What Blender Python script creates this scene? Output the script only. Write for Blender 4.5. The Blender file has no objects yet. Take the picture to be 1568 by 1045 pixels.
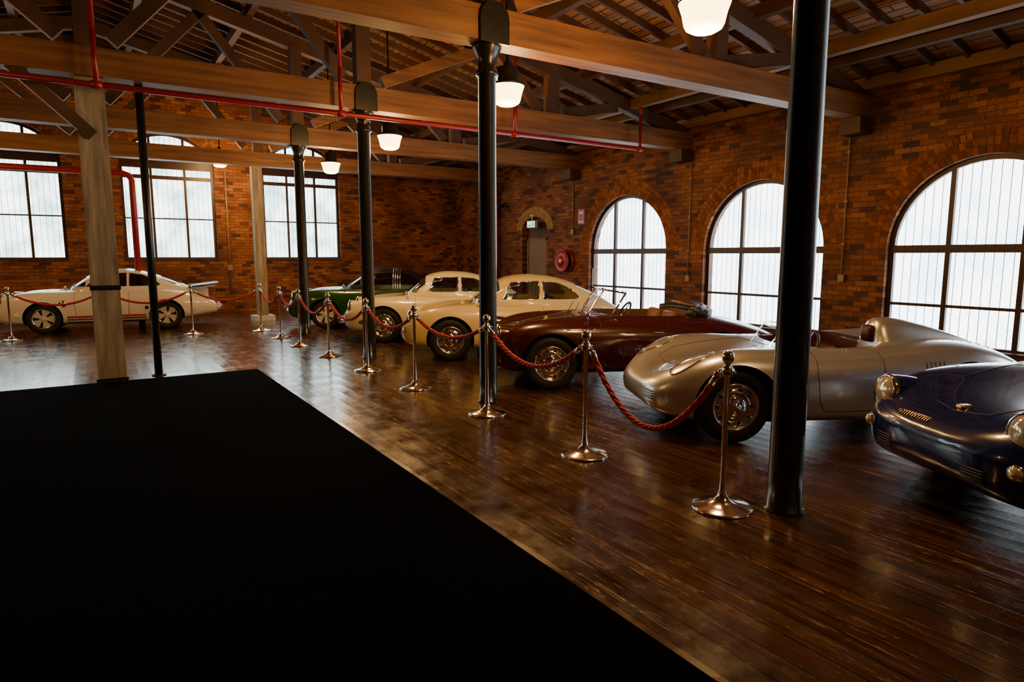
import bpy, math, random
from mathutils import Vector, Matrix
from mathutils.bvhtree import BVHTree
random.seed(7)
scene = bpy.context.scene
COL = scene.collection
rad = math.radians

# ------------------------------------------------------------------ materials
def newmat(name):
    m = bpy.data.materials.new(name); m.use_nodes = True
    nt = m.node_tree; b = nt.nodes.get('Principled BSDF')
    return m, nt, b
def mat(name, col, rough=0.5, metal=0.0, coat=0.0, emis=None, estr=0.0, spec=0.5, var=0.0, vscale=8.0, bump=0.0, stretch=None):
    m, nt, b = newmat(name)
    c = (*col, 1)
    b.inputs['Base Color'].default_value = c
    b.inputs['Roughness'].default_value = rough
    b.inputs['Metallic'].default_value = metal
    b.inputs['Coat Weight'].default_value = coat
    b.inputs['Coat Roughness'].default_value = 0.03
    b.inputs['Specular IOR Level'].default_value = spec
    if emis:
        b.inputs['Emission Color'].default_value = (*emis, 1)
        b.inputs['Emission Strength'].default_value = estr
    if var > 0 or bump > 0:
        tc = nt.nodes.new('ShaderNodeTexCoord')
        n = nt.nodes.new('ShaderNodeTexNoise'); n.inputs['Scale'].default_value = vscale
        n.inputs['Detail'].default_value = 4
        if stretch:
            mp = nt.nodes.new('ShaderNodeMapping'); mp.inputs['Scale'].default_value = stretch
            nt.links.new(tc.outputs['Object'], mp.inputs['Vector']); nt.links.new(mp.outputs[0], n.inputs['Vector'])
        else:
            nt.links.new(tc.outputs['Object'], n.inputs['Vector'])
        if var > 0:
            r = nt.nodes.new('ShaderNodeValToRGB')
            r.color_ramp.elements[0].position = 0.3; r.color_ramp.elements[1].position = 0.7
            r.color_ramp.elements[0].color = (*[x*(1-var) for x in col], 1)
            r.color_ramp.elements[1].color = (*[min(1, x*(1+var)) for x in col], 1)
            nt.links.new(n.outputs['Fac'], r.inputs['Fac'])
            nt.links.new(r.outputs['Color'], b.inputs['Base Color'])
        if bump > 0:
            bp = nt.nodes.new('ShaderNodeBump'); bp.inputs['Strength'].default_value = bump
            bp.inputs['Distance'].default_value = 0.01
            nt.links.new(n.outputs['Fac'], bp.inputs['Height'])
            nt.links.new(bp.outputs['Normal'], b.inputs['Normal'])
    return m

def brick_mat(name, axes, k=1.0, mortar=(0.11, 0.062, 0.033), dark=0.42):
    m, nt, b = newmat(name)
    L = nt.links.new
    tc = nt.nodes.new('ShaderNodeTexCoord')
    sx = nt.nodes.new('ShaderNodeSeparateXYZ'); cx = nt.nodes.new('ShaderNodeCombineXYZ')
    L(tc.outputs['Object'], sx.inputs[0])
    L(sx.outputs[axes[0]], cx.inputs[0]); L(sx.outputs[axes[1]], cx.inputs[1])
    br = nt.nodes.new('ShaderNodeTexBrick')
    br.inputs['Scale'].default_value = 1.0
    br.inputs['Brick Width'].default_value = 0.245
    br.inputs['Row Height'].default_value = 0.086
    br.inputs['Mortar Size'].default_value = 0.006
    br.inputs['Mortar Smooth'].default_value = 0.3
    br.inputs['Color1'].default_value = (0, 0, 0, 1); br.inputs['Color2'].default_value = (1, 1, 1, 1)
    br.inputs['Mortar'].default_value = (0.5, 0.5, 0.5, 1)
    L(cx.outputs[0], br.inputs['Vector'])
    rp = nt.nodes.new('ShaderNodeValToRGB'); e = rp.color_ramp.elements
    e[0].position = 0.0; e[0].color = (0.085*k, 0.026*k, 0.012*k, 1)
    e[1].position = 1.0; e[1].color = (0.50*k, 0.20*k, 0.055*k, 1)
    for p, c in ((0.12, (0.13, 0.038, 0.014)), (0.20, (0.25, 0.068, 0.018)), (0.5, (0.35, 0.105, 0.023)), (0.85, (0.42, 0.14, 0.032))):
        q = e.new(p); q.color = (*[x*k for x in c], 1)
    L(br.outputs['Color'], rp.inputs['Fac'])
    mm = nt.nodes.new('ShaderNodeMixRGB'); L(br.outputs['Fac'], mm.inputs[0]); L(rp.outputs[0], mm.inputs[1]); mm.inputs[2].default_value = (*mortar, 1)
    n = nt.nodes.new('ShaderNodeTexNoise'); n.inputs['Scale'].default_value = 0.9; n.inputs['Detail'].default_value = 5
    L(cx.outputs[0], n.inputs['Vector'])
    r = nt.nodes.new('ShaderNodeValToRGB')
    r.color_ramp.elements[0].position = 0.35; r.color_ramp.elements[1].position = 0.62
    r.color_ramp.elements[0].color = (dark, dark*0.9, dark*0.85, 1); r.color_ramp.elements[1].color = (1, 1, 1, 1)
    L(n.outputs['Fac'], r.inputs['Fac'])
    n2 = nt.nodes.new('ShaderNodeTexNoise'); n2.inputs['Scale'].default_value = 28; n2.inputs['Detail'].default_value = 3
    L(cx.outputs[0], n2.inputs['Vector'])
    r2 = nt.nodes.new('ShaderNodeValToRGB')
    r2.color_ramp.elements[0].position = 0.3; r2.color_ramp.elements[1].position = 0.6
    r2.color_ramp.elements[0].color = (0.55, 0.53, 0.51, 1); r2.color_ramp.elements[1].color = (1, 1, 1, 1)
    L(n2.outputs['Fac'], r2.inputs['Fac'])
    m1 = nt.nodes.new('ShaderNodeMixRGB'); m1.blend_type = 'MULTIPLY'; m1.inputs[0].default_value = 1
    L(mm.outputs[0], m1.inputs[1]); L(r.outputs['Color'], m1.inputs[2])
    m2 = nt.nodes.new('ShaderNodeMixRGB'); m2.blend_type = 'MULTIPLY'; m2.inputs[0].default_value = 1
    L(m1.outputs[0], m2.inputs[1]); L(r2.outputs['Color'], m2.inputs[2])
    L(m2.outputs[0], b.inputs['Base Color'])
    b.inputs['Roughness'].default_value = 0.75
    bp = nt.nodes.new('ShaderNodeBump'); bp.inputs['Strength'].default_value = 0.8; bp.inputs['Distance'].default_value = 0.012
    bp.invert = True
    L(br.outputs['Fac'], bp.inputs['Height']); L(bp.outputs['Normal'], b.inputs['Normal'])
    return m

def plank_mat(name, axes, c1, c2, gap, bw, rh, rough, coat, scratch=False, ms=0.004, spec=0.5):
    m, nt, b = newmat(name)
    L = nt.links.new
    def math_(op, a, bb=None):
        q = nt.nodes.new('ShaderNodeMath'); q.operation = op
        if hasattr(a, 'is_linked'): L(a, q.inputs[0])
        else: q.inputs[0].default_value = a
        if bb is not None:
            if hasattr(bb, 'is_linked'): L(bb, q.inputs[1])
            else: q.inputs[1].default_value = bb
        return q.outputs[0]
    tc = nt.nodes.new('ShaderNodeTexCoord')
    sx = nt.nodes.new('ShaderNodeSeparateXYZ'); cx = nt.nodes.new('ShaderNodeCombineXYZ')
    L(tc.outputs['Object'], sx.inputs[0])
    L(sx.outputs[axes[0]], cx.inputs[0]); L(sx.outputs[axes[1]], cx.inputs[1])
    br = nt.nodes.new('ShaderNodeTexBrick')
    br.inputs['Scale'].default_value = 1.0
    br.inputs['Brick Width'].default_value = bw; br.inputs['Row Height'].default_value = rh
    br.inputs['Mortar Size'].default_value = ms; br.inputs['Mortar Smooth'].default_value = 0.2
    br.inputs['Color1'].default_value = (*c1, 1); br.inputs['Color2'].default_value = (*c2, 1)
    br.inputs['Mortar'].default_value = (*gap, 1)
    L(cx.outputs[0], br.inputs['Vector'])
    mp = nt.nodes.new('ShaderNodeMapping'); mp.inputs['Scale'].default_value = (0.8, 26.0, 1)
    L(cx.outputs[0], mp.inputs['Vector'])
    n = nt.nodes.new('ShaderNodeTexNoise'); n.inputs['Scale'].default_value = 1.0; n.inputs['Detail'].default_value = 6
    L(mp.outputs[0], n.inputs['Vector'])
    r = nt.nodes.new('ShaderNodeValToRGB')
    r.color_ramp.elements[0].position = 0.35; r.color_ramp.elements[1].position = 0.68
    r.color_ramp.elements[0].color = (0.38, 0.35, 0.33, 1); r.color_ramp.elements[1].color = (1.0, 1.0, 1.0, 1)
    L(n.outputs['Fac'], r.inputs['Fac'])
    m1 = nt.nodes.new('ShaderNodeMixRGB'); m1.blend_type = 'MULTIPLY'; m1.inputs[0].default_value = 1
    L(br.outputs['Color'], m1.inputs[1]); L(r.outputs['Color'], m1.inputs[2])
    col = m1.outputs[0]
    n3 = nt.nodes.new('ShaderNodeTexNoise'); n3.inputs['Scale'].default_value = 3.5; n3.inputs['Detail'].default_value = 9
    n3.inputs['Roughness'].default_value = 0.7
    L(cx.outputs[0], n3.inputs['Vector'])
    rgh_extra = None
    if scratch:
        prev = col; tot = None
        nm = nt.nodes.new('ShaderNodeTexNoise'); nm.inputs['Scale'].default_value = 0.8; L(cx.outputs[0], nm.inputs['Vector'])
        mk = nt.nodes.new('ShaderNodeMapRange'); mk.inputs['From Min'].default_value = 0.40; mk.inputs['From Max'].default_value = 0.54
        L(nm.outputs['Fac'], mk.inputs['Value'])
        for k, (ang, sc) in enumerate([(0.35, 2.2), (-0.75, 1.7), (1.25, 2.6), (0.9, 4.0)]):
            mp2 = nt.nodes.new('ShaderNodeMapping'); mp2.inputs['Rotation'].default_value = (0, 0, ang)
            mp2.inputs['Scale'].default_value = (0.35*sc, 7.0*sc, 1); mp2.inputs['Location'].default_value = (k*7.3, k*3.1, 0)
            L(cx.outputs[0], mp2.inputs['Vector'])
            ns = nt.nodes.new('ShaderNodeTexNoise'); ns.inputs['Scale'].default_value = 1.0; ns.inputs['Detail'].default_value = 3
            L(mp2.outputs[0], ns.inputs['Vector'])
            rs = nt.nodes.new('ShaderNodeValToRGB')
            e = rs.color_ramp.elements
            e[0].position = 0.630; e[0].color = (0, 0, 0, 1); e[1].position = 0.636; e[1].color = (1, 1, 1, 1)
            e2 = e.new(0.642); e2.color = (0, 0, 0, 1)
            L(ns.outputs['Fac'], rs.inputs['Fac'])
            v = math_('MULTIPLY', rs.outputs['Color'], mk.outputs[0])
            tot = v if tot is None else math_('MAXIMUM', tot, v)
        mx = nt.nodes.new('ShaderNodeMixRGB'); mx.blend_type = 'MIX'
        L(math_('MULTIPLY', tot, 0.75), mx.inputs[0])
        L(prev, mx.inputs[1]); mx.inputs[2].default_value = (0.50, 0.33, 0.14, 1)
        col = mx.outputs[0]
        rgh_extra = math_('MULTIPLY', tot, 0.3)
    L(col, b.inputs['Base Color'])
    mr = nt.nodes.new('ShaderNodeMapRange')
    mr.inputs['From Min'].default_value = 0.35; mr.inputs['From Max'].default_value = 0.65
    mr.inputs['To Min'].default_value = max(0.02, rough-0.08); mr.inputs['To Max'].default_value = rough+0.14
    L(n3.outputs['Fac'], mr.inputs['Value'])
    if rgh_extra is not None: L(math_('ADD', mr.outputs[0], rgh_extra), b.inputs['Roughness'])
    else: L(mr.outputs[0], b.inputs['Roughness'])
    b.inputs['Coat Weight'].default_value = coat; b.inputs['Coat Roughness'].default_value = 0.12
    b.inputs['Specular IOR Level'].default_value = spec
    bp = nt.nodes.new('ShaderNodeBump'); bp.inputs['Strength'].default_value = 1.0; bp.inputs['Distance'].default_value = 0.007
    bp.invert = True
    L(br.outputs['Fac'], bp.inputs['Height'])
    fr = math_('FRACT', math_('DIVIDE', sx.outputs[axes[1]], rh))
    cup = math_('POWER', math_('ABSOLUTE', math_('SUBTRACT', fr, 0.5)), 2.0)
    bp3 = nt.nodes.new('ShaderNodeBump'); bp3.inputs['Strength'].default_value = 0.28; bp3.inputs['Distance'].default_value = 0.010
    L(cup, bp3.inputs['Height']); L(bp.outputs['Normal'], bp3.inputs['Normal'])
    bp2 = nt.nodes.new('ShaderNodeBump'); bp2.inputs['Strength'].default_value = 0.15; bp2.inputs['Distance'].default_value = 0.006
    L(n3.outputs['Fac'], bp2.inputs['Height']); L(bp3.outputs['Normal'], bp2.inputs['Normal'])
    L(bp2.outputs['Normal'], b.inputs['Normal']); L(bp2.outputs['Normal'], b.inputs['Coat Normal'])
    return m

def glass_mat(name, tint=(0.8, 0.85, 0.85), refl=0.05):
    m = bpy.data.materials.new(name); m.use_nodes = True
    nt = m.node_tree; nt.nodes.clear(); L = nt.links.new
    o = nt.nodes.new('ShaderNodeOutputMaterial'); mx = nt.nodes.new('ShaderNodeMixShader')
    t = nt.nodes.new('ShaderNodeBsdfTransparent'); g = nt.nodes.new('ShaderNodeBsdfGlossy')
    lw = nt.nodes.new('ShaderNodeLayerWeight'); lw.inputs['Blend'].default_value = 0.5
    p = nt.nodes.new('ShaderNodeMath'); p.operation = 'POWER'; p.inputs[1].default_value = 4.5
    q = nt.nodes.new('ShaderNodeMath'); q.operation = 'MULTIPLY_ADD'; q.inputs[1].default_value = 0.9; q.inputs[2].default_value = refl
    L(lw.outputs['Facing'], p.inputs[0]); L(p.outputs[0], q.inputs[0])
    t.inputs['Color'].default_value = (*tint, 1); g.inputs['Roughness'].default_value = 0.02
    L(q.outputs[0], mx.inputs[0]); L(t.outputs[0], mx.inputs[1])
    L(g.outputs[0], mx.inputs[2]); L(mx.outputs[0], o.inputs[0])
    return m

def pane_mat(name, strength, green=0.0):
    m = bpy.data.materials.new(name); m.use_nodes = True
    nt = m.node_tree; nt.nodes.clear(); L = nt.links.new
    o = nt.nodes.new('ShaderNodeOutputMaterial'); e = nt.nodes.new('ShaderNodeEmission')
    tc = nt.nodes.new('ShaderNodeTexCoord')
    n = nt.nodes.new('ShaderNodeTexNoise'); n.inputs['Scale'].default_value = 1.6; n.inputs['Detail'].default_value = 5
    L(tc.outputs['Object'], n.inputs['Vector'])
    r = nt.nodes.new('ShaderNodeValToRGB')
    r.color_ramp.elements[0].position = 0.38; r.color_ramp.elements[1].position = 0.60
    r.color_ramp.elements[0].color = (0.62-0.40*green, 0.77-0.30*green, 0.88-0.52*green, 1)
    r.color_ramp.elements[1].color = (0.92, 0.97, 1.0, 1)
    L(n.outputs['Fac'], r.inputs['Fac']); L(r.outputs['Color'], e.inputs['Color'])
    e.inputs['Strength'].default_value = strength
    L(e.outputs[0], o.inputs[0])
    return m

M = {}
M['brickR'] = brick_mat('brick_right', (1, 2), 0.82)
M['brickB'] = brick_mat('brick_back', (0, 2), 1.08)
M['vous1'] = mat('voussoir_brick_a', (0.23, 0.070, 0.018), 0.85, var=0.3)
M['vous2'] = mat('voussoir_brick_b', (0.15, 0.045, 0.013), 0.85, var=0.3)
M['vous3'] = mat('voussoir_brick_c', (0.28, 0.095, 0.025), 0.85, var=0.3)
M['cream_brick'] = mat('cream_brick', (0.32, 0.20, 0.08), 0.85, var=0.25)
M['floor'] = plank_mat('floor_boards', (1, 0), (0.125, 0.050, 0.012), (0.058, 0.022, 0.006), (0.002, 0.001, 0.0005), 5.3, 0.15, 0.20, 0.32, scratch=True, ms=0.0045)
M['roof'] = plank_mat('roof_boards', (1, 0), (0.46, 0.21, 0.070), (0.30, 0.135, 0.045), (0.03, 0.015, 0.008), 3.3, 0.15, 0.7, 0.0, ms=0.012)
M['timber'] = mat('old_timber', (0.21, 0.085, 0.024), 0.55, var=0.4, vscale=1.0, bump=0.4, stretch=(0.9, 11, 14))
M['timber_dk'] = mat('dark_timber', (0.085, 0.036, 0.013), 0.6, var=0.4, vscale=1.5, bump=0.2)
M['timber_md'] = mat('eaves_timber', (0.19, 0.095, 0.038), 0.6, var=0.3, vscale=1.0, stretch=(10, 0.8, 10))
M['timber_lt'] = mat('pale_timber', (0.30, 0.245, 0.155), 0.75, var=0.45, vscale=1.0, bump=0.6, stretch=(16, 16, 1.6))
M['iron'] = mat('painted_cast_iron', (0.014, 0.013, 0.009), 0.30, coat=0.4, var=0.3, vscale=20)
M['ironblk'] = mat('black_iron', (0.01, 0.01, 0.01), 0.35)
M['carpet'] = mat('black_carpet', (0.0022, 0.0022, 0.0024), 1.0, spec=0.02, var=0.3, vscale=120, bump=0.1)
M['redpipe'] = mat('red_pipe_paint', (0.30, 0.007, 0.007), 0.35)
M['frame'] = mat('window_frame_paint', (0.040, 0.011, 0.006), 0.4)
M['bar'] = mat('security_bar', (0.5, 0.53, 0.56), 0.6)
M['pane'] = pane_mat('frosted_daylight_glass', 8.0)
M['paneB'] = pane_mat('daylight_glass_trees', 6.5, 0.8)
M['chrome'] = mat('chrome', (0.86, 0.84, 0.80), 0.07, 1.0)
M['steel'] = mat('brushed_steel', (0.84, 0.82, 0.78), 0.15, 1.0)
M['alloy'] = mat('wheel_alloy', (0.70, 0.68, 0.62), 0.35, 0.2)
M['rubber'] = mat('tyre_rubber', (0.012, 0.012, 0.012), 0.6)
M['black'] = mat('black_trim', (0.006, 0.006, 0.006), 0.4)
M['well'] = mat('wheel_well', (0.004, 0.004, 0.004), 0.95, spec=0.1)
M['rope'] = mat('red_rope', (0.48, 0.016, 0.016), 0.55)
M['glass'] = glass_mat('car_glass', (0.72, 0.78, 0.76))
M['darkglass'] = glass_mat('tinted_car_glass', (0.30, 0.33, 0.32), 0.07)
M['clear'] = glass_mat('clear_glass', (0.93, 0.95, 0.95))
M['tan'] = mat('tan_leather', (0.15, 0.065, 0.022), 0.5, var=0.2)
M['blackleather'] = mat('black_leather', (0.018, 0.016, 0.015), 0.45)
M['redleather'] = mat('red_leather', (0.05, 0.006, 0.005), 0.45)
M['redlens'] = mat('red_lens', (0.4, 0.01, 0.01), 0.15, coat=1)
M['lens'] = mat('headlight_lens', (0.80, 0.76, 0.66), 0.10, 0.5, coat=1)
M['white'] = mat('white_paint', (0.75, 0.74, 0.70), 0.5)
M['gold'] = mat('gold_badge', (0.9, 0.6, 0.2), 0.25, 1.0)
M['lampcap'] = mat('lamp_cap', (0.045, 0.045, 0.042), 0.4, 0.6)
M['lampglass'] = mat('lit_lamp_glass', (1, 0.9, 0.7), 0.3, emis=(1.0, 0.70, 0.24), estr=10.0)
M['exit'] = mat('exit_sign_face', (0.1, 0.6, 0.3), 0.4, emis=(0.35, 1.0, 0.65), estr=2.0)
M['doorpaint'] = mat('door_paint', (0.20, 0.14, 0.09), 0.5)
M['grey'] = mat('conduit_grey', (0.30, 0.22, 0.14), 0.5)
M['stripe'] = mat('red_stripe', (0.55, 0.015, 0.012), 0.4)

# ------------------------------------------------------------------ mesh builder
class MB:
    def __init__(s): s.v = []; s.f = []; s.m = []; s.sm = []
    def add(s, vs, fs, mi=0, smooth=False, mtx=None):
        o = len(s.v)
        for p in vs:
            p = Vector(p)
            s.v.append(mtx @ p if mtx else p)
        for f in fs:
            s.f.append([i+o for i in f]); s.m.append(mi); s.sm.append(smooth)
    def box(s, a, b, mi=0, mtx=None):
        x0, y0, z0 = a; x1, y1, z1 = b
        vs = [(x0, y0, z0), (x1, y0, z0), (x1, y1, z0), (x0, y1, z0), (x0, y0, z1), (x1, y0, z1), (x1, y1, z1), (x0, y1, z1)]
        s.add(vs, [(0, 3, 2, 1), (4, 5, 6, 7), (0, 1, 5, 4), (1, 2, 6, 5), (2, 3, 7, 6), (3, 0, 4, 7)], mi, False, mtx)
    def rbox(s, a, b, r, mi=0, mtx=None, n=3):
        c = [(a[i]+b[i])/2 for i in range(3)]; h = [abs(b[i]-a[i])/2 for i in range(3)]
        r = min(r, min(h)*0.999)
        vs = []; fs = []
        U = 16; V = 9
        for j in range(V):
            t = -math.pi/2 + math.pi*j/(V-1)
            for i in range(U):
                ph = 2*math.pi*(i+0.5)/U
                d = (math.cos(t)*math.cos(ph), math.cos(t)*math.sin(ph), math.sin(t))
                p = []
                for k in range(3):
                    sg = 1 if d[k] > 1e-6 else (-1 if d[k] < -1e-6 else 0)
                    if k < 2:
                        dd = math.cos(ph) if k == 0 else math.sin(ph)
                        sg = 1 if dd >= 0 else -1
                    p.append(c[k] + sg*(h[k]-r) + r*d[k])
                vs.append(p)
        for j in range(V-1):
            for i in range(U):
                fs.append((j*U+i, j*U+(i+1) % U, (j+1)*U+(i+1) % U, (j+1)*U+i))
        fs.append(tuple(reversed(range(U)))); fs.append(tuple((V-1)*U+i for i in range(U)))
        s.add(vs, fs, mi, True, mtx)
    def beam(s, p, q, w, h, mi=0):
        p = Vector(p); q = Vector(q); d = (q-p); L = d.length; d.normalize()
        up = Vector((0, 0, 1)) if abs(d.z) < 0.95 else Vector((0, 1, 0))
        sd = d.cross(up).normalized(); u = sd.cross(d).normalized()
        vs = []
        for o in (p, q):
            for (a, b) in ((-1, -1), (1, -1), (1, 1), (-1, 1)):
                vs.append(o + sd*a*w/2 + u*b*h/2)
        s.add(vs, [(3, 2, 1, 0), (4, 5, 6, 7), (0, 1, 5, 4), (1, 2, 6, 5), (2, 3, 7, 6), (3, 0, 4, 7)], mi)
    def lathe(s, prof, n=32, mi=0, mtx=None, smooth=True):
        vs = []; fs = []
        for (r, z) in prof:
            for i in range(n):
                a = 2*math.pi*i/n
                vs.append((r*math.cos(a), r*math.sin(a), z))
        for j in range(len(prof)-1):
            for i in range(n):
                fs.append((j*n+i, j*n+(i+1) % n, (j+1)*n+(i+1) % n, (j+1)*n+i))
        s.add(vs, fs, mi, smooth, mtx)
    def tube(s, path, r, rz=None, n=10, mi=0, closed=False, mtx=None, caps=True):
        rz = rz or r
        P = [Vector(p) for p in path]; N = len(P); vs = []; fs = []
        prevu = None
        for i in range(N):
            if closed: t = P[(i+1) % N]-P[i-1]
            else: t = P[min(i+1, N-1)]-P[max(i-1, 0)]
            if t.length < 1e-9: t = Vector((1, 0, 0))
            t.normalize()
            if prevu is None:
                up = Vector((0, 0, 1)) if abs(t.z) < 0.9 else Vector((1, 0, 0))
            else: up = prevu
            sd = t.cross(up)
            if sd.length < 1e-6: sd = t.cross(Vector((0, 1, 0)))
            sd.normalize(); u = sd.cross(t).normalized(); prevu = u
            for k in range(n):
                a = 2*math.pi*k/n
                vs.append(P[i]+sd*math.cos(a)*r+u*math.sin(a)*rz)
        for i in range(N if closed else N-1):
            j = (i+1) % N
            for k in range(n):
                fs.append((i*n+k, i*n+(k+1) % n, j*n+(k+1) % n, j*n+k))
        if not closed and caps:
            fs.append(tuple(reversed(range(n)))); fs.append(tuple((N-1)*n+k for k in range(n)))
        s.add(vs, fs, mi, True, mtx)
    def prism(s, poly, d0, d1, fn, mi=0):
        n = len(poly); vs = [fn(a, b, d0) for a, b in poly]+[fn(a, b, d1) for a, b in poly]
        fs = [tuple(range(n)), tuple(reversed(range(n, 2*n)))]
        for i in range(n):
            j = (i+1) % n; fs.append((i, i+n, j+n, j))
        s.add(vs, fs, mi)
    def build(s, name, mats, parent=None, fix=True):
        me = bpy.data.meshes.new(name); me.from_pydata([tuple(v) for v in s.v], [], s.f)
        for m in mats: me.materials.append(M[m] if isinstance(m, str) else m)
        for p, mi, sm in zip(me.polygons, s.m, s.sm): p.material_index = mi; p.use_smooth = sm
        me.update()
        if fix:
            import bmesh
            bm = bmesh.new(); bm.from_mesh(me); bmesh.ops.recalc_face_normals(bm, faces=bm.faces); bm.to_mesh(me); bm.free()
        o = bpy.data.objects.new(name, me); COL.objects.link(o)
        if parent: o.parent = parent
        return o

def empty(name, loc=(0, 0, 0), rz=0):
    e = bpy.data.objects.new(name, None); COL.objects.link(e)
    e.location = loc; e.rotation_euler = (0, 0, rz); e.empty_display_size = 0.2
    return e

def apply_mods(o):
    dg = bpy.context.evaluated_depsgraph_get(); dg.update()
    me = bpy.data.meshes.new_from_object(o.evaluated_get(dg))
    o.modifiers.clear(); o.data = me
def boolean(o, cutter, delete=True):
    md = o.modifiers.new('b', 'BOOLEAN'); md.operation = 'DIFFERENCE'; md.object = cutter; md.solver = 'EXACT'
    try: md.material_mode = 'TRANSFER'
    except Exception: pass
    apply_mods(o)
    if delete: bpy.data.objects.remove(cutter, do_unlink=True)
def sharp(o, ang=35):
    for p in o.data.polygons: p.use_smooth = True
    try: o.data.set_sharp_from_angle(angle=rad(ang))
    except Exception: pass

def pchip(xs, ys):
    n = len(xs); h = [xs[i+1]-xs[i] for i in range(n-1)]; d = [(ys[i+1]-ys[i])/h[i] for i in range(n-1)]
    m = [0]*n; m[0] = d[0]; m[-1] = d[-1]
    for i in range(1, n-1):
        if d[i-1]*d[i] <= 0: m[i] = 0
        else:
            w1 = 2*h[i]+h[i-1]; w2 = h[i]+2*h[i-1]; m[i] = (w1+w2)/(w1/d[i-1]+w2/d[i])
    def f(x):
        if x <= xs[0]: return ys[0]
        if x >= xs[-1]: return ys[-1]
        i = 0
        while x > xs[i+1]: i += 1
        t = (x-xs[i])/h[i]
        return ((1+2*t)*(1-t)**2*ys[i]+t*(1-t)**2*h[i]*m[i]+t*t*(3-2*t)*ys[i+1]+t*t*(t-1)*h[i]*m[i+1])
    return f

# ------------------------------------------------------------------ room shell
XW = 10.7; YB = 20.3; XL = -7.0; YF = -5.0
EAVE = 4.45; SL = 0.24; XR = 0.13
def roofz(x): return EAVE+(XW-XR)*SL - abs(x-XR)*SL

mb = MB(); mb.box((XL-0.4, YF-0.4, -0.2), (XW+0.4, YB+0.4, 0)); mb.build('floor', ['floor'])
mb = MB()
mb.box((-6.4, -4.4, 0.0), (1.90, 9.75, 0.008)); mb.build('black_carpet', ['carpet'])

def arch_poly(c, hw, zb, zs, rise, n=28):
    pts = [(c-hw, zb), (c+hw, zb)]
    for i in range(n+1):
        a = math.pi*i/n
        pts.append((c+hw*math.cos(a), zs+rise*math.sin(a)))
    return pts

WR = [11.76, 8.04, 4.32, 0.60, -3.1]   # right-wall windows (centres along Y)
HW = 1.33; ZS = 1.74; ZB0 = 0.22; RISE = 1.30
WB = [-1.62, 1.92, 5.48]               # back-wall windows (centres along X)
HWB = 1.14; ZSB = 3.98; ZBB = 1.50; RISEB = 0.92
mb = MB(); mb.box((XW, YF-0.4, 0), (XW+0.4, YB+0.4, 4.62)); wr = mb.build('wall_right', ['brickR'])
mb = MB()
for c in WR: mb.prism(arch_poly(c, HW, ZB0, ZS, RISE), XW-0.2, XW+0.6, lambda a, b, d: (d, a, b))
mb.prism(arch_poly(15.55, 0.62, -0.1, 2.35, 0.35, 16), XW-0.2, XW+0.22, lambda a, b, d: (d, a, b))
boolean(wr, mb.build('cut', ['brickR']))
mb = MB()
poly = [(XL-0.4, 0), (XW, 0), (XW, roofz(XW)+0.05), (XR, roofz(XR)+0.05), (XL-0.4, roofz(XL-0.4)+0.05)]
mb.prism(poly, YB, YB+0.4, lambda a, b, d: (a, d, b)); wb = mb.build('wall_back', ['brickB'])
mb = MB()
for c in WB+[-5.2]: mb.prism(arch_poly(c, HWB, ZBB, ZSB, RISEB), YB-0.2, YB+0.6, lambda a, b, d: (a, d, b))
boolean(wb, mb.build('cut', ['brickB']))
mb = MB(); mb.prism(poly, YF-0.4, YF, lambda a, b, d: (a, d, b)); mb.build('wall_front', ['brickB'])
mb = MB(); mb.box((XL-0.4, YF, 0), (XL, YB, roofz(XL)+0.05)); mb.build('wall_left', ['brickR'])

def vouss(mb, c, hw, zs, rise, fn, d0, d1, t=0.23, rows=2, mats=(0, 1, 2)):
    for row in range(rows):
        r0 = row*(t/rows); r1 = r0+t/rows-0.008
        n = int(math.pi*(hw+r0)/0.085)
        for i in range(n):
            a0 = math.pi*i/n+0.004; a1 = math.pi*(i+1)/n-0.004
            q = []
            for a, r in ((a0, r0), (a0, r1), (a1, r1), (a1, r0)):
                q.append((c+(hw+r)*math.cos(a), zs+(rise+r)*math.sin(a)))
            mb.prism(q, d0, d1-random.random()*0.004, fn, random.choice(mats))
fR = lambda a, b, d: (d, a, b)
fB = lambda a, b, d: (a, d, b)
mb = MB()
for c in WR: vouss(mb, c, HW+0.01, ZS, RISE+0.01, fR, XW-0.004, XW+0.02, 0.34, 3)
mb.build('trim_1', ['vous1', 'vous2', 'vous3'])
mb = MB()
vouss(mb, 15.55, 0.64, 2.35, 0.37, fR, XW-0.008, XW+0.02, 0.28, 2, (0,))
mb.build('trim_2', ['cream_brick'])
mb = MB()
for c in WB: vouss(mb, c, HWB+0.01, ZSB, RISEB+0.01, fB, YB-0.004, YB+0.02, 0.34, 3)
mb.build('trim_3', ['vous1', 'vous2', 'vous3'])

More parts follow.
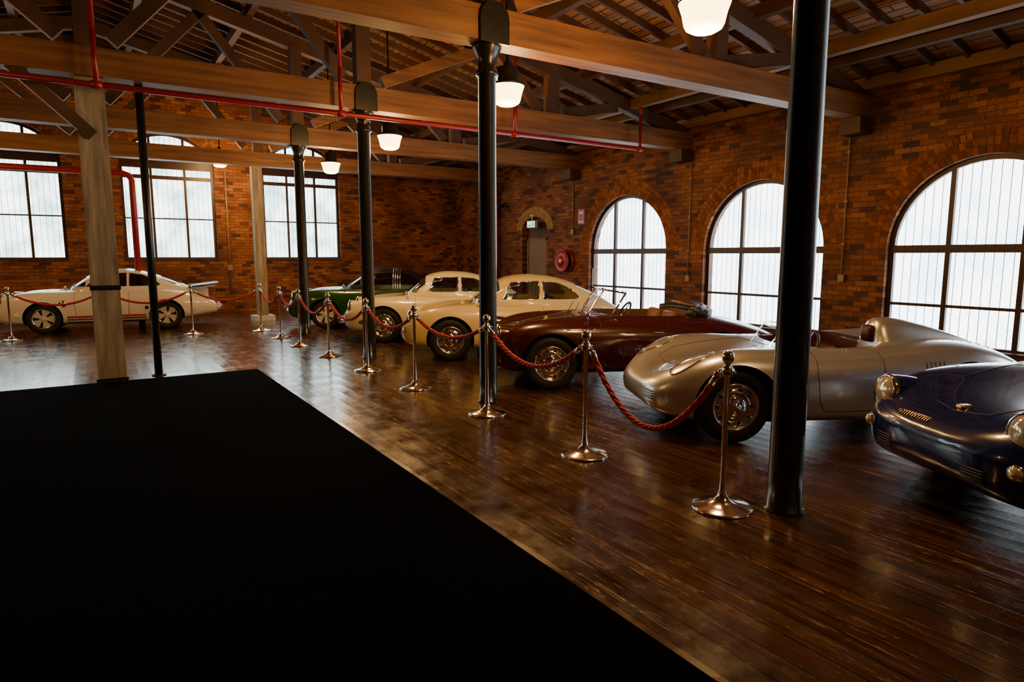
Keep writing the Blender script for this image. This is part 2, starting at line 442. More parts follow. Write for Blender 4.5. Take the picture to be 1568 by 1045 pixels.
def window(name, c, hw, zb, zs, rise, fn, D, pane, vfr, hbars, sp=0.125):
    root = empty(name)
    mb = MB()
    ol = arch_poly(c, hw-0.002, zb, zs, rise, 28)
    mb.prism(ol, D+0.30, D+0.31, fn); mb.build('glass_panes', [pane], root)
    mb = MB()
    def top(a):
        t = (a-c)/hw
        return zs+rise*math.sqrt(max(0, 1-t*t))
    a = c-hw+sp
    while a < c+hw-0.05:
        mb.tube([fn(a, zb, D+0.24), fn(a, top(a)-0.02, D+0.24)], 0.0055, n=6); a += sp
    mb.build('security_bars', ['bar'], root)
    mb = MB(); fd0, fd1 = D+0.10, D+0.17
    t = 0.075
    n = 28
    outr = arch_poly(c, hw, zb, zs, rise, n); inr = arch_poly(c, hw-t, zb+t, zs, rise-t, n)
    N = len(outr)
    for i in range(N):
        j = (i+1) % N
        mb.prism([outr[i], outr[j], inr[j], inr[i]], fd0, fd1, fn)
    for a, w in vfr:
        a = c+a*hw
        mb.prism([(a-w/2, zb), (a+w/2, zb), (a+w/2, top(a)-0.01), (a-w/2, top(a)-0.01)], fd0+0.005, fd1-0.005, fn)
    for z, w in hbars:
        if z <= zs: e = hw
        else: e = hw*math.sqrt(max(0, 1-((z-zs)/rise)**2))
        mb.prism([(c-e, z-w/2), (c+e, z-w/2), (c+e, z+w/2), (c-e, z+w/2)], fd0-0.01, fd1-0.008, fn)
    mb.build('timber_frame', ['frame'], root)
    mb = MB()
    mb.prism([(c-hw-0.0, zb), (c+hw+0.0, zb), (c+hw+0.0, zb+0.04), (c-hw-0.0, zb+0.04)], D-0.03, D+0.3, fn)
    mb.build('sill', ['frame'], root)
    return root
k = 1
for c in WR:
    window('window_%d' % k, c, HW, ZB0, ZS, RISE, fR, XW, 'pane', [(-0.36, 0.07), (0.36, 0.07)], [(ZS-0.02, 0.12), (0.86, 0.045)]); k += 1
for c in WB+[-5.2]:
    window('window_%d' % k, c, HWB, ZBB, ZSB, RISEB, fB, YB, 'paneB', [(-0.36, 0.06), (0.36, 0.06)], [(3.72, 0.10), (2.62, 0.035), (ZSB+0.08, 0.22)]); k += 1

# ceiling
mb = MB()
def roofslab(x0, x1, y0, y1, dz0, dz1, mi):
    vs = []
    for x in (x0, x1):
        for y in (y0, y1):
            for dz in (dz0, dz1): vs.append((x, y, roofz(x)+dz))
    mb.add(vs, [(0, 1, 3, 2), (4, 6, 7, 5), (0, 2, 6, 4), (1, 5, 7, 3), (0, 4, 5, 1), (2, 3, 7, 6)], mi)
roofslab(XR, XW+0.5, YF-0.4, YB+0.4, 0.0, 0.06, 0)
roofslab(XL-0.5, XR, YF-0.4, YB+0.4, 0.0, 0.06, 0)
y = YF+0.3
while y < YB:
    roofslab(XR, XW, y, y+0.055, -0.12, 0.0, 1); roofslab(XL, XR, y, y+0.055, -0.12, 0.0, 1); y += 0.465
for x in [9.6, 7.9, 6.2, 4.5, 2.8, 1.1, -1.0, -2.9, -4.8]:
    z = roofz(x)-0.12
    mb.box((x-0.06, YF, z-0.18), (x+0.06, YB, z), 1)
mb.box((XW-0.16, YF, EAVE-0.22), (XW-0.0, YB, EAVE-0.04), 2)
mb.box((9.0, YF, roofz(9.0)-0.42), (9.14, YB, roofz(9.0)-0.24), 2)
mb.box((XR-0.08, YF, roofz(XR)-0.35), (XR+0.08, YB, roofz(XR)-0.05), 1)
mb.build('ceiling', ['roof', 'timber_dk', 'timber_md'])

TY = [-1.26, 2.45, 6.18, 9.9, 13.62, 17.34]
for ty in TY:
    mb = MB()
    mb.box((XL, ty-0.14, 3.80), (XW+0.1, ty+0.14, 4.14), 0)
    ro = -0.45
    mb.beam((XW-0.1, ty, roofz(XW)+ro+0.12), (XR, ty, roofz(XR)+ro), 0.16, 0.24, 1)
    mb.beam((XL+0.1, ty, roofz(XL)+ro+0.1), (XR, ty, roofz(XR)+ro), 0.16, 0.24, 1)
    for x in (XR, 3.64, 7.17, -3.4):
        mb.box((x-0.11, ty-0.09, 4.14), (x+0.11, ty+0.09, roofz(x)+ro), 1)
    for (a, b) in (((3.95, 4.25), 5.9), ((3.33, 4.25), 1.9), ((7.4, 4.2), 8.7), ((6.9, 4.2), 6.0), ((-0.15, 4.25), -2.1), ((0.4, 4.25), 2.0)):
        mb.beam((a[0], ty, a[1]), (b, ty, roofz(b)+ro-0.05), 0.12, 0.17, 2 if a[0] in (3.95,) else 1)
    mb.box((XW-0.35, ty-0.17, 3.55), (XW+0.05, ty+0.17, 3.80), 3)
    mb.build('roof_truss', ['timber', 'timber_dk', 'timber', 'timber_dk'])
for cy, r0 in ((2.45, 0.103), (6.18, 0.098), (9.9, 0.1), (13.62, 0.1)):
    mb = MB()
    r = r0
    prof = [(0, 0), (r+0.022, 0), (r+0.022, 0.015), (r+0.004, 0.022), (r, 0.3), (r*0.95, 3.48), (r+0.02, 3.49), (r+0.025, 3.52), (r*0.98, 3.54),
            (r*0.98, 3.62), (r+0.02, 3.70), (r+0.055, 3.76), (r+0.06, 3.80), (0, 3.80)]
    mb.lathe(prof, 28, 0, Matrix.Translation((3.64, cy, 0)))
    for sx in (-1, 1):
        pts = []
        for i in range(13):
            a = math.pi*i/12; pts.append((0.17*math.cos(a), 4.02+0.17*math.sin(a)))
        pts = [(0.17, 3.78)]+pts+[(-0.17, 3.78)]
        y0 = cy+sx*0.141; y1 = cy+sx*0.175
        mb.prism([(3.64+p[0], p[1]) for p in pts], y0, y1, fB, 0)
        for dx in (-0.09, 0.09):
            mb.lathe([(0, 0.02), (0.025, 0.02), (0.025, 0)], 8, 0, Matrix.Translation((3.64+dx, y1, 3.97)) @ Matrix.Rotation(rad(90*sx), 4, 'X'))
    mb.build('cast_iron_column', ['iron'])
mb = MB()
mb.box((0.13-0.16, 10.05-0.16, 0), (0.13+0.16, 10.05+0.16, 3.8), 0)
mb.box((0.13-0.17, 10.05-0.17, 1.18), (0.13+0.17, 10.05+0.17, 1.24), 1)
mb.box((0.13-0.18, 10.05-0.18, 0), (0.13+0.18, 10.05+0.18, 0.03), 1)
mb.beam((0.13, 9.9, 3.1), (-0.65, 9.9, 3.85), 0.12, 0.14, 2)
mb.build('timber_post', ['timber_lt', 'ironblk', 'timber_dk'])
mb = MB()
mb.box((3.58-0.12, 17.34-0.12, 0.12), (3.58+0.12, 17.34+0.12, 3.8), 0)
mb.box((3.58-0.25, 17.34-0.25, 0), (3.58+0.25, 17.34+0.25, 0.12), 1)
mb.build('timber_post', ['timber_lt', 'white'])
mb = MB(); mb.tube([(0.67, 9.98, 0), (0.67, 9.98, 3.8)], 0.05, n=16)
mb.lathe([(0, 0), (0.09, 0), (0.09, 0.015), (0.05, 0.02)], 16, 0, Matrix.Translation((0.67, 9.98, 0)))
mb.build('steel_pole', ['ironblk'])

def drops(lst, y, z0):
    for x, z1 in lst: mb.tube([(x, y, z0), (x, y, z1)], 0.03, n=8)
mb = MB()
mb.tube([(-6.8, 9.6, 3.66), (9.07, 9.6, 3.66), (9.07, 9.6, 4.3)], 0.035, n=10)
drops([(6.2, 4.3), (3.2, 4.3), (0.2, 4.3), (-3.2, 4.3)], 9.6, 3.66)
for x in (-3.2, 0.2, 3.2, 6.2, 9.07): mb.lathe([(0, -0.06), (0.05, -0.06), (0.05, 0.06), (0, 0.06)], 10, 0, Matrix.Translation((x, 9.6, 3.66)) @ Matrix.Rotation(rad(90), 4, 'Y'))
mb.build('red_sprinkler_pipe', ['redpipe'])
for x, z1 in ((6.2, 5.1), (3.2, 5.8), (0.2, 6.3), (-3.2, 5.8), (9.07, 4.5)):
    mb = MB(); mb.tube([(x, 9.6, 4.3), (x, 9.6, z1)], 0.03, n=8); mb.build('red_sprinkler_riser', ['redpipe'])
mb = MB(); mb.tube([(-6.8, 17.0, 3.42), (0.7, 17.0, 3.42), (0.82, 17.0, 3.38), (0.88, 17.0, 3.28), (0.88, 17.0, 0)], 0.065, n=12)
mb.build('red_sprinkler_pipe', ['redpipe'])
mb = MB(); mb.tube([(10.58, 17.44, 0), (10.58, 17.44, 3.7)], 0.07, n=12); mb.build('red_riser_pipe', ['redpipe'])
for y, z0, z1 in ((9.75, 1.2, 3.6), (6.35, 1.3, 3.7), (13.75, 2.3, 3.6), (12.9, 0.3, 1.3)):
    mb = MB(); mb.tube([(XW-0.03, y, z0), (XW-0.03, y, z1)], 0.014, n=8)
    mb.box((XW-0.05, y-0.05, z0-0.12), (XW-0.002, y+0.05, z0), 0)
    for z in (z0+0.5, (z0+z1)/2, z1-0.4): mb.box((XW-0.045, y-0.03, z), (XW-0.002, y+0.03, z+0.03))
    mb.build('electrical_conduit', ['grey'])
mb = MB(); mb.tube([(3.35, YB-0.03, 0.6), (3.35, YB-0.03, 4.0)], 0.02, n=8); mb.box((3.28, YB-0.06, 1.2), (3.42, YB-0.002, 1.35)); mb.build('electrical_conduit', ['grey'])

root = empty('door_1')
mb = MB()
mb.box((XW+0.17, 14.94, 0.002), (XW+0.215, 16.16, 2.6), 1)
mb.box((XW+0.11, 15.12, 0.002), (XW+0.17, 15.98, 2.05), 0)
for a, b in ((15.05, 15.12), (15.98, 16.05)): mb.box((XW+0.09, a, 0.002), (XW+0.172, b, 2.12), 2)
mb.box((XW+0.09, 15.05, 2.05), (XW+0.172, 16.05, 2.12), 2)
mb.tube([(XW+0.07, 15.25, 1.0), (XW+0.07, 15.38, 1.0)], 0.012, n=8, mi=3)
mb.build('door_leaf', ['doorpaint', 'timber_dk', 'timber', 'steel'], root)
mb = MB(); mb.box((XW-0.12, 15.35, 2.40), (XW-0.04, 15.75, 2.60), 0); mb.box((XW-0.125, 15.37, 2.42), (XW-0.12, 15.73, 2.58), 1)
mb.box((XW-0.129, 15.42, 2.45), (XW-0.125, 15.47, 2.55), 2); mb.box((XW-0.129, 15.52, 2.45), (XW-0.125, 15.68, 2.48), 2)
mb.beam((XW-0.08, 15.55, 2.6), (XW-0.08, 15.55, 2.75), 0.02, 0.02, 0); mb.box((XW-0.1, 15.5, 2.73), (XW, 15.6, 2.76), 0)
mb.build('exit_sign', ['white', 'exit', 'white'])
mb = MB()
T = Matrix.Translation((XW-0.2, 13.95, 1.48)) @ Matrix.Rotation(rad(-90), 4, 'Y') @ Matrix.Rotation(rad(0), 4, 'Z')
mb.lathe([(0, 0.08), (0.05, 0.08), (0.06, 0.04), (0.26, 0.03), (0.29, 0.05), (0.30, 0.03), (0.28, 0.0), (0.12, -0.01), (0.12, -0.13), (0.29, -0.14), (0.3, -0.16), (0, -0.17)], 32, 0, T)
for i in range(5):
    mb.tube([T @ Vector(((0.15+0.02*i)*math.cos(a*math.pi/12), (0.15+0.02*i)*math.sin(a*math.pi/12), -0.03-0.02*i)) for a in range(24)], 0.012, n=6, mi=1, closed=True)
mb.lathe([(0, 0.085), (0.06, 0.082), (0.06, 0.07)], 16, 2, T)
mb.box((XW-0.04, 13.85, 1.3), (XW, 14.05, 1.66), 0)
mb.build('fire_hose_reel', ['redpipe', 'black', 'white'])
mb = MB(); mb.box((XW-0.012, 13.28, 2.42), (XW, 13.55, 2.80), 0); mb.box((XW-0.016, 13.33, 2.68), (XW-0.012, 13.50, 2.74), 1); mb.box((XW-0.016, 13.31, 2.46), (XW-0.012, 13.52, 2.5), 1)
mb.build('fire_safety_sign', ['redpipe', 'white'])
mb = MB(); mb.box((XW-0.3, 17.0, 3.05), (XW-0.1, 17.12, 3.15), 0); mb.beam((XW-0.12, 17.06, 3.15), (XW, 17.06, 3.2), 0.04, 0.04, 0); mb.build('security_camera', ['black'])

def pendant(x, y, zb, real=140):
    root = empty('pendant_lamp', (x, y, zb))
    ztop = roofz(x)-0.1-zb
    mb = MB()
    mb.lathe([(0, 0), (0.10, 0.004), (0.145, 0.03), (0.160, 0.06), (0.18, 0.15), (0.205, 0.22), (0.20, 0.24), (0.13, 0.245)], 40, 0)
    mb.build('glass_bowl', ['lampglass'], root)
    mb = MB()
    mb.lathe([(0.208, 0.222), (0.212, 0.235), (0.205, 0.25), (0.125, 0.27), (0.125, 0.42), (0.11, 0.44), (0.05, 0.46), (0.04, 0.50), (0.015, 0.52), (0.012, ztop), (0, ztop)], 32, 0)
    mb.lathe([(0.0, ztop-0.04), (0.07, ztop-0.04), (0.07, ztop), (0, ztop)], 16, 0)
    mb.build('metal_housing', ['lampcap'], root)
    l = bpy.data.lights.new('lamp_bulb', 'POINT'); l.energy = real; l.color = (1.0, 0.53, 0.17); l.shadow_soft_size = 0.14
    lo = bpy.data.objects.new('lamp_bulb', l); COL.objects.link(lo); lo.parent = root; lo.location = (0, 0, -0.17)
    u = bpy.data.lights.new('ceiling_fill', 'POINT'); u.energy = real*0.45; u.color = (1.0, 0.53, 0.17); u.shadow_soft_size = 0.06  # added fill beside the housing to brighten the roof; not part of the lamp
    uo = bpy.data.objects.new('ceiling_fill', u); COL.objects.link(uo); uo.parent = root; uo.location = (0.0, 0.32, 0.40)
for p in [(4.28, 3.83, 3.40), (4.33, 6.88, 3.40), (4.40, 10.72, 3.40), (4.56, 14.48, 3.40), (4.3, 0.2, 3.40, 50), (-3.2, 8.0, 3.4, 50), (-3.2, 14.6, 3.4, 90), (3.0, 18.8, 3.9, 120)]:  # pendants nearest camera and on the left are unseen, added to light those bays
    pendant(*p)

# ------------------------------------------------------------------ stanchions and ropes
ST = [(3.327, 2.683), (3.293, 4.047), (3.33, 5.682), (3.249, 7.286), (3.2, 8.804), (3.147, 10.40), (3.08, 11.92), (3.066, 13.27), (3.01, 14.77),
      (1.68, 14.92), (0.15, 15.3), (-1.39, 15.64), (-2.9, 15.9)]
stm = None
for (x, y) in ST:
    if stm is None:
        mb = MB()
        mb.lathe([(0, 0), (0.192, 0), (0.196, 0.008), (0.185, 0.016), (0.12, 0.030), (0.06, 0.052), (0.032, 0.082), (0.021, 0.12), (0.0175, 0.2), (0.0175, 0.86), (0.030, 0.865), (0.034, 0.885),
                  (0.034, 0.915), (0.028, 0.925), (0.020, 0.935), (0.020, 0.95), (0.028, 0.955), (0.037, 0.972), (0.039, 0.99), (0.034, 1.01), (0.02, 1.026), (0, 1.03)], 40, 0)
        for a in range(4):
            A = a*math.pi/2
            mb.tube([(0.034*math.cos(A), 0.034*math.sin(A), 0.90), (0.06*math.cos(A), 0.06*math.sin(A), 0.90), (0.06*math.cos(A), 0.06*math.sin(A), 0.885)], 0.006, n=6)
        o = mb.build('rope_stanchion', ['steel']); stm = o.data
    else:
        o = bpy.data.objects.new('rope_stanchion', stm); COL.objects.link(o)
    o.location = (x, y, 0)
SAG = [0.50, 0.26, 0.17, 0.20, 0.22, 0.24, 0.2, 0.24, 0.2, 0.22, 0.22, 0.22]
for i in range(len(ST)-1):
    a = Vector((*ST[i], 0.885)); b = Vector((*ST[i+1], 0.885)); d = (b-a).normalized()
    a = a+d*0.06; b = b-d*0.06
    N = 90; cen = []
    for k in range(N+1):
        t = k/N; p = a.lerp(b, t); p.z -= SAG[i]*4*t*(1-t); cen.append(p)
    mb = MB()
    sd = Vector((-d.y, d.x, 0))
    for s in range(3):
        path = []
        for k, p in enumerate(cen):
            tg = (cen[min(k+1, N)]-cen[max(k-1, 0)]).normalized(); u = sd.cross(tg)
            an = k*0.55+s*2*math.pi/3
            path.append(p+(sd*math.cos(an)+u*math.sin(an))*0.0105)
        mb.tube(path, 0.0135, n=6, mi=0)
    for p, q in ((cen[0], cen[4]), (cen[-1], cen[-5])): mb.tube([p, q], 0.024, n=12, mi=1)
    mb.build('rope_barrier', ['rope', 'chrome'])

# ------------------------------------------------------------------ cars
def wheel_mesh(kind, R):
    mb = MB(); k = R/0.33
    X = Matrix.Rotation(rad(90), 4, 'X')
    pr = [(0.195, -0.06), (0.215, -0.075), (0.26, -0.082), (0.30, -0.078), (0.322, -0.06), (0.330, -0.03), (0.330, 0.03), (0.322, 0.06), (0.30, 0.078), (0.26, 0.082), (0.215, 0.075), (0.195, 0.06)]
    mb.lathe([(r*k, z) for r, z in pr], 56, 0, X)
    for zz in (-0.022, 0, 0.022): mb.lathe([(0.331*k, zz-0.003), (0.3325*k, zz), (0.331*k, zz+0.003)], 56, 0, X)
    if kind == 'fuchs':
        mb.lathe([(0.205*k, 0.062), (0.218*k, 0.078), (0.202*k, 0.082), (0.190*k, 0.06), (0.185*k, -0.02)], 48, 1, X)
        mb.lathe([(0.187*k, 0.015), (0.0, 0.015)], 32, 2, X, False)
        for i in range(5):
            A = 2*math.pi*i/5; mt = X @ Matrix.Rotation(A, 4, 'Z')
            pts = [(0.03, -0.036), (0.09, -0.040), (0.14, -0.068), (0.187, -0.078), (0.187, 0.078), (0.14, 0.068), (0.09, 0.040), (0.03, 0.036)]
            mb.prism([(x*k, y*k) for x, y in pts], 0.02, 0.065, lambda a, b, d: mt @ Vector((a, b, d)), 4)
        mb.lathe([(0.06*k, 0.06), (0.055*k, 0.075), (0.035*k, 0.08), (0, 0.08)], 24, 4, X)
        for i in range(5):
            A = 2*math.pi*(i+.5)/5; mb.lathe([(0.009, 0.07), (0.009, 0.076), (0, 0.078)], 8, 2, X @ Matrix.Translation((0.047*k*math.cos(A), 0.047*k*math.sin(A), 0)))
    else:
        mb.lathe([(0.203*k, 0.060), (0.214*k, 0.076), (0.206*k, 0.083), (0.194*k, 0.076), (0.187*k, 0.04), (0.175*k, 0.030), (0.150*k, 0.050), (0.118*k, 0.060), (0.105*k, 0.056)], 56, 1, X)
        mb.lathe([(0.108*k, 0.056), (0.104*k, 0.068), (0.085*k, 0.080), (0.05*k, 0.090), (0.022*k, 0.094), (0.02*k, 0.10), (0, 0.102)], 40, 3, X)
        n = 10
        for i in range(n):
            A = 2*math.pi*i/n; mt = X @ Matrix.Rotation(A, 4, 'Z') @ Matrix.Translation((0.155*k, 0, 0.046))
            mb.lathe([(0.021, -0.003), (0.023, 0.006), (0.019, 0.0065)], 14, 1, mt @ Matrix.Scale(0.62, 4, (1, 0, 0)))
            mb.lathe([(0.019, 0.0066), (0, 0.0066)], 14, 2, mt @ Matrix.Scale(0.62, 4, (1, 0, 0)))
    mb.lathe([(0.2*k, -0.05), (0, -0.05)], 32, 2, X, False)
    me = mb.build('w', ['rubber', 'steel', 'black', 'chrome', 'alloy'], fix=True)
    d = me.data; bpy.data.objects.remove(me); return d

SPEC = {
 '356': dict(L=3.95, R=0.33, xf=0.78, xr=2.88, tw=0.71, arch=0.365, cage=[
   (0.00, .40, .52, .52, .22, .46, .38), (0.05, .58, .59, .60, .38, .46, .29), (0.18, .72, .66, .72, .54, .47, .23), (0.40, .79, .73, .84, .60, .48, .20),
   (0.78, .83, .80, .89, .60, .48, .19), (1.20, .835, .88, .88, .58, .48, .19), (1.70, .84, .92, .89, .60, .48, .19), (2.30, .845, .93, .88, .60, .48, .19),
   (2.88, .85, .90, .87, .58, .48, .20), (3.30, .80, .80, .78, .52, .46, .23), (3.65, .68, .66, .66, .42, .44, .28), (3.88, .50, .54, .54, .3, .42, .34), (3.95, .36, .48, .48, .2, .42, .38)],
   dome=[(1.13, .36, .78), (1.20, .50, .92), (1.32, .60, 1.04), (1.50, .67, 1.18), (1.72, .70, 1.275), (2.0, .71, 1.31), (2.3, .70, 1.295), (2.6, .67, 1.235), (2.95, .60, 1.10), (3.25, .51, .95), (3.5, .40, .78)],
   side=[[(1.60, .945), (1.74, 1.20), (2.18, 1.215), (2.18, .945)], [(2.24, .945), (2.24, 1.21), (2.48, 1.19), (2.70, 1.09), (2.82, .96), (2.78, .945)]],
   ws=[(-.60, .93), (.60, .93), (.50, 1.215), (0, 1.235), (-.50, 1.215)], wsx=1.56, rw=[(-.40, .98), (.40, .98), (.34, 1.17), (-.34, 1.17)], rwx=2.80,
   cock=(2.05, .60, .58), door=(1.38, 2.22), hl=(.57, .665, .105)),
 '911': dict(L=4.18, R=0.315, xf=0.86, xr=3.13, tw=0.72, arch=0.35, cage=[
   (0.00, .56, .52, .52, .36, .44, .32), (0.05, .70, .58, .62, .50, .44, .25), (0.20, .78, .64, .80, .64, .45, .21), (0.42, .82, .70, .90, .67, .46, .18),
   (0.86, .86, .79, .92, .66, .47, .18), (1.33, .83, .90, .88, .64, .48, .18), (2.00, .83, .94, .90, .66, .48, .18), (2.68, .84, .94, .90, .66, .48, .18),
   (3.13, .90, .91, .91, .67, .48, .19), (3.55, .86, .82, .82, .60, .48, .22), (3.90, .79, .72, .72, .54, .46, .28), (4.12, .72, .60, .60, .44, .44, .32), (4.18, .60, .54, .54, .3, .43, .34)],
   dome=[(1.25, .38, .80), (1.34, .54, .96), (1.48, .63, 1.07), (1.68, .68, 1.20), (1.88, .70, 1.29), (2.10, .71, 1.325), (2.35, .71, 1.325), (2.7, .68, 1.26), (3.1, .62, 1.13), (3.5, .52, .96), (3.84, .40, .78)],
   side=[[(1.64, .965), (1.90, 1.22), (2.38, 1.24), (2.38, .965)], [(2.44, .965), (2.44, 1.235), (2.68, 1.20), (2.90, 1.09), (3.02, .98), (2.98, .965)]],
   ws=[(-.62, .96), (.62, .96), (.52, 1.24), (0, 1.26), (-.52, 1.24)], wsx=1.62, rw=[(-.46, .98), (.46, .98), (.40, 1.2), (-.40, 1.2)], rwx=3.04,
   cock=(2.2, .66, .60), door=(1.43, 2.42), hl=(.65, .71, .10)),
 'spy': dict(L=3.75, R=0.325, xf=0.70, xr=2.80, tw=0.65, arch=0.37, cage=[
   (0.00, .34, .44, .44, .2, .38, .32), (0.05, .52, .51, .52, .34, .38, .26), (0.20, .66, .58, .64, .50, .40, .20), (0.42, .745, .62, .79, .56, .42, .17),
   (0.72, .79, .66, .87, .57, .44, .16), (1.08, .79, .72, .84, .56, .44, .16), (1.40, .785, .80, .82, .54, .45, .16), (1.95, .785, .83, .83, .54, .45, .16),
   (2.45, .80, .84, .86, .56, .46, .16), (2.85, .80, .83, .90, .55, .46, .18), (3.25, .75, .76, .80, .46, .46, .23), (3.58, .60, .64, .64, .34, .44, .3), (3.75, .38, .52, .52, .22, .42, .36)],
   cock=(1.80, .42, .56), door=(1.40, 2.0), hl=None),
}
WH = {}
def getwheel(kind, R):
    if (kind, R) not in WH: WH[(kind, R)] = wheel_mesh(kind, R)
    return WH[(kind, R)]

def seat(mb, x, y, z, mi, h=0.5):
    mb.rbox((x-0.25, y-0.22, z), (x+0.22, y+0.22, z+0.16), 0.07, mi)
    mt = Matrix.Translation((x+0.24, y, z+0.08)) @ Matrix.Rotation(rad(14), 4, 'Y')
    mb.rbox((-0.07, -0.21, 0), (0.06, 0.21, h), 0.06, mi, mt)

def car(name, kind, paint, world, yaw, wheel='steel', top='coupe', interior='blackleather', extras=()):
    S = SPEC[kind]; ca, sa = math.cos(yaw), math.sin(yaw)
    lx, ly = S['xf'], -S['tw']
    ox = world[0]-(ca*lx-sa*ly); oy = world[1]-(sa*lx+ca*ly)
    root = empty(name, (ox, oy, 0), yaw)
    vs = []; fs = []
    for (x, w, zc, zs, ys, zm, zb) in S['cage']:
        w *= 1.015
        half = [(0, zc), (ys*0.55, zc+(zs-zc)*0.15), (ys, zs), (w, zm+(zs-zm)*0.72), (w*1.01, zm), (w*.985, zb+(zm-zb)*.35), (w*.90, zb), (w*.45, zb)]
        ring = half+[(0, zb)]+[(-a, b) for a, b in reversed(half[1:])]
        for a, b in ring: vs.append((x, a, b))
    n = 16; m = len(S['cage'])
    for j in range(m-1):
        for i in range(n): fs.append((j*n+i, j*n+(i+1) % n, (j+1)*n+(i+1) % n, (j+1)*n+i))
    fs.append(tuple(range(n))); fs.append(tuple(reversed([(m-1)*n+i for i in range(n)])))
    mb = MB(); mb.add(vs, fs, 0, True)
    body = mb.build('body_shell', [paint, 'well', interior])
    md = body.modifiers.new('s', 'SUBSURF'); md.levels = 3; md.render_levels = 3
    apply_mods(body)
    me0 = body.data
    bv = BVHTree.FromPolygons([v.co.copy() for v in me0.vertices], [tuple(p.vertices) for p in me0.polygons])
    cut = MB(); R = S['R']
    for xc in (S['xf'], S['xr']):
        for s in (-1, 1):
            T = Matrix.Translation((xc, s*0.76, R+0.005)) @ Matrix.Rotation(rad(90), 4, 'X')
            r = S['arch']
            cut.lathe([(0, -0.28), (r, -0.28), (r, 0.28), (0, 0.28)], 48, 0, T)
    import bmesh
    co = cut.build('cut', ['well'])
    bm = bmesh.new(); bm.from_mesh(co.data); bmesh.ops.remove_doubles(bm, verts=bm.verts, dist=1e-5); bmesh.ops.recalc_face_normals(bm, faces=bm.faces); bm.to_mesh(co.data); bm.free()
    boolean(body, co)
    cx, hl_, hw_ = S['cock']
    pts = []
    for i in range(40):
        a = 2*math.pi*i/40; c_, s_ = math.cos(a), math.sin(a)
        pts.append((cx+hl_*math.copysign(abs(c_)**0.55, c_), hw_*math.copysign(abs(s_)**0.55, s_)))
    mb = MB(); mb.prism(pts, 0.36, 2.0, lambda a, b, d: (a, b, d)); boolean(body, mb.build('cut', [interior]))
    body.parent = root; sharp(body, 32)
    def side_hit(x, z, s):
        h = bv.ray_cast(Vector((x, 3*s, z)), Vector((0, -s, 0)))
        return h[0] if h[0] else Vector((x, .8*s, z))
    def top_hit(x, y):
        h = bv.ray_cast(Vector((x, y, 3)), Vector((0, 0, -1)))
        return h[0] if h[0] else Vector((x, y, .8))
    def front_hit(y, z):
        h = bv.ray_cast(Vector((-3, y, z)), Vector((1, 0, 0)))
        return h[0] if h[0] else Vector((0, y, z))
    def dense(pl, step=0.03):
        out = []
        for i in range(len(pl)-1):
            a, b = Vector(pl[i]), Vector(pl[i+1]); k = max(1, int((b-a).length/step))
            for t in range(k): out.append(a.lerp(b, t/k))
        out.append(Vector(pl[-1])); return out
    tr = MB()
    zbelt = 0.86 if kind != 'spy' else 0.78
    d0, d1 = S['door']
    for s in (-1, 1):
        pl = dense([(d0, zbelt+.0), (d0-.01, .6), (d0+.02, .36), (d0+.08, .28), (d1-.1, .28), (d1-.02, .34), (d1, .6), (d1, zbelt)])
        tr.tube([side_hit(p.x, p.y, s) for p in pl], 0.0035, n=6, mi=1)
        h = side_hit(d1-.14, .70 if kind != 'spy' else .66, s)
        if kind != 'spy': tr.rbox((h.x-.07, h.y-.02 if s < 0 else h.y-.012, h.z-.012), (h.x+.06, h.y+.012 if s < 0 else h.y+.02, h.z+.012), .01, 0)
    if kind == 'spy': bl = [(.32, 0), (.34, .28), (.5, .36), (1.22, .40), (1.28, .2), (1.29, 0)]
    else: bl = [(.20, 0), (.24, .22), (.42, .36), (1.0, .46), (1.10, .40), (1.13, 0)]
    full = [(x, -y) for x, y in reversed(bl[1:])]+bl
    tr.tube([top_hit(p.x, p.y) for p in dense(full)], 0.0028, n=6, mi=1, )
    if S['hl']:
        yy, zz, rr = S['hl']
        for s in (-1, 1):
            hp = front_hit(s*yy, zz)
            nrm = Vector((-1, s*0.10, 0.14)).normalized()
            q = Vector((0, 0, 1)).rotation_difference(nrm).to_matrix().to_4x4()
            mt = Matrix.Translation(hp+Vector((-0.004, 0, 0.008))) @ q
            tr.lathe([(rr*1.02, -0.40), (rr*1.16, -0.25), (rr*1.19, -0.10), (rr*1.13, 0.0)], 40, 2, mt)
            tr.lathe([(rr*1.14, -0.01), (rr*1.16, 0.010), (rr*1.06, 0.030), (rr*.92, 0.022)], 40, 0, mt)
            tr.lathe([(rr*1.0, 0.018), (rr*.85, 0.034), (rr*.45, 0.048), (0, 0.054)], 36, 3, mt)
            ip = front_hit(s*(yy+.03), zz-.20)
            q2 = Vector((0, 0, 1)).rotation_difference(Vector((-1, s*.5, 0)).normalized()).to_matrix().to_4x4()
            m2 = Matrix.Translation(ip) @ q2
            tr.lathe([(0.046, -0.03), (0.048, 0.004), (0.040, 0.012)], 20, 0, m2)
            tr.lathe([(0.040, 0.008), (0.032, 0.03), (0, 0.042)], 20, 3, m2)
            for k in range(5):
                tr.tube([front_hit(s*(.30+.02*t), .35+.018*k)+Vector((-.002, 0, 0)) for t in range(9)], 0.004, n=6, mi=1)
            tl = bv.ray_cast(Vector((6, s*.52, .55)), Vector((-1, 0, 0)))[0]
            if tl: tr.rbox((tl.x-.03, tl.y-.06, tl.z-.035), (tl.x+.025, tl.y+.06, tl.z+.035), .02, 5)
        if 'nohandle' not in extras:
            pa = [top_hit(x, 0)+Vector((0, 0, .014)) for x in (.30, .36, .44, .52)]
            tr.tube(pa, 0.014, 0.008, n=8, mi=0)
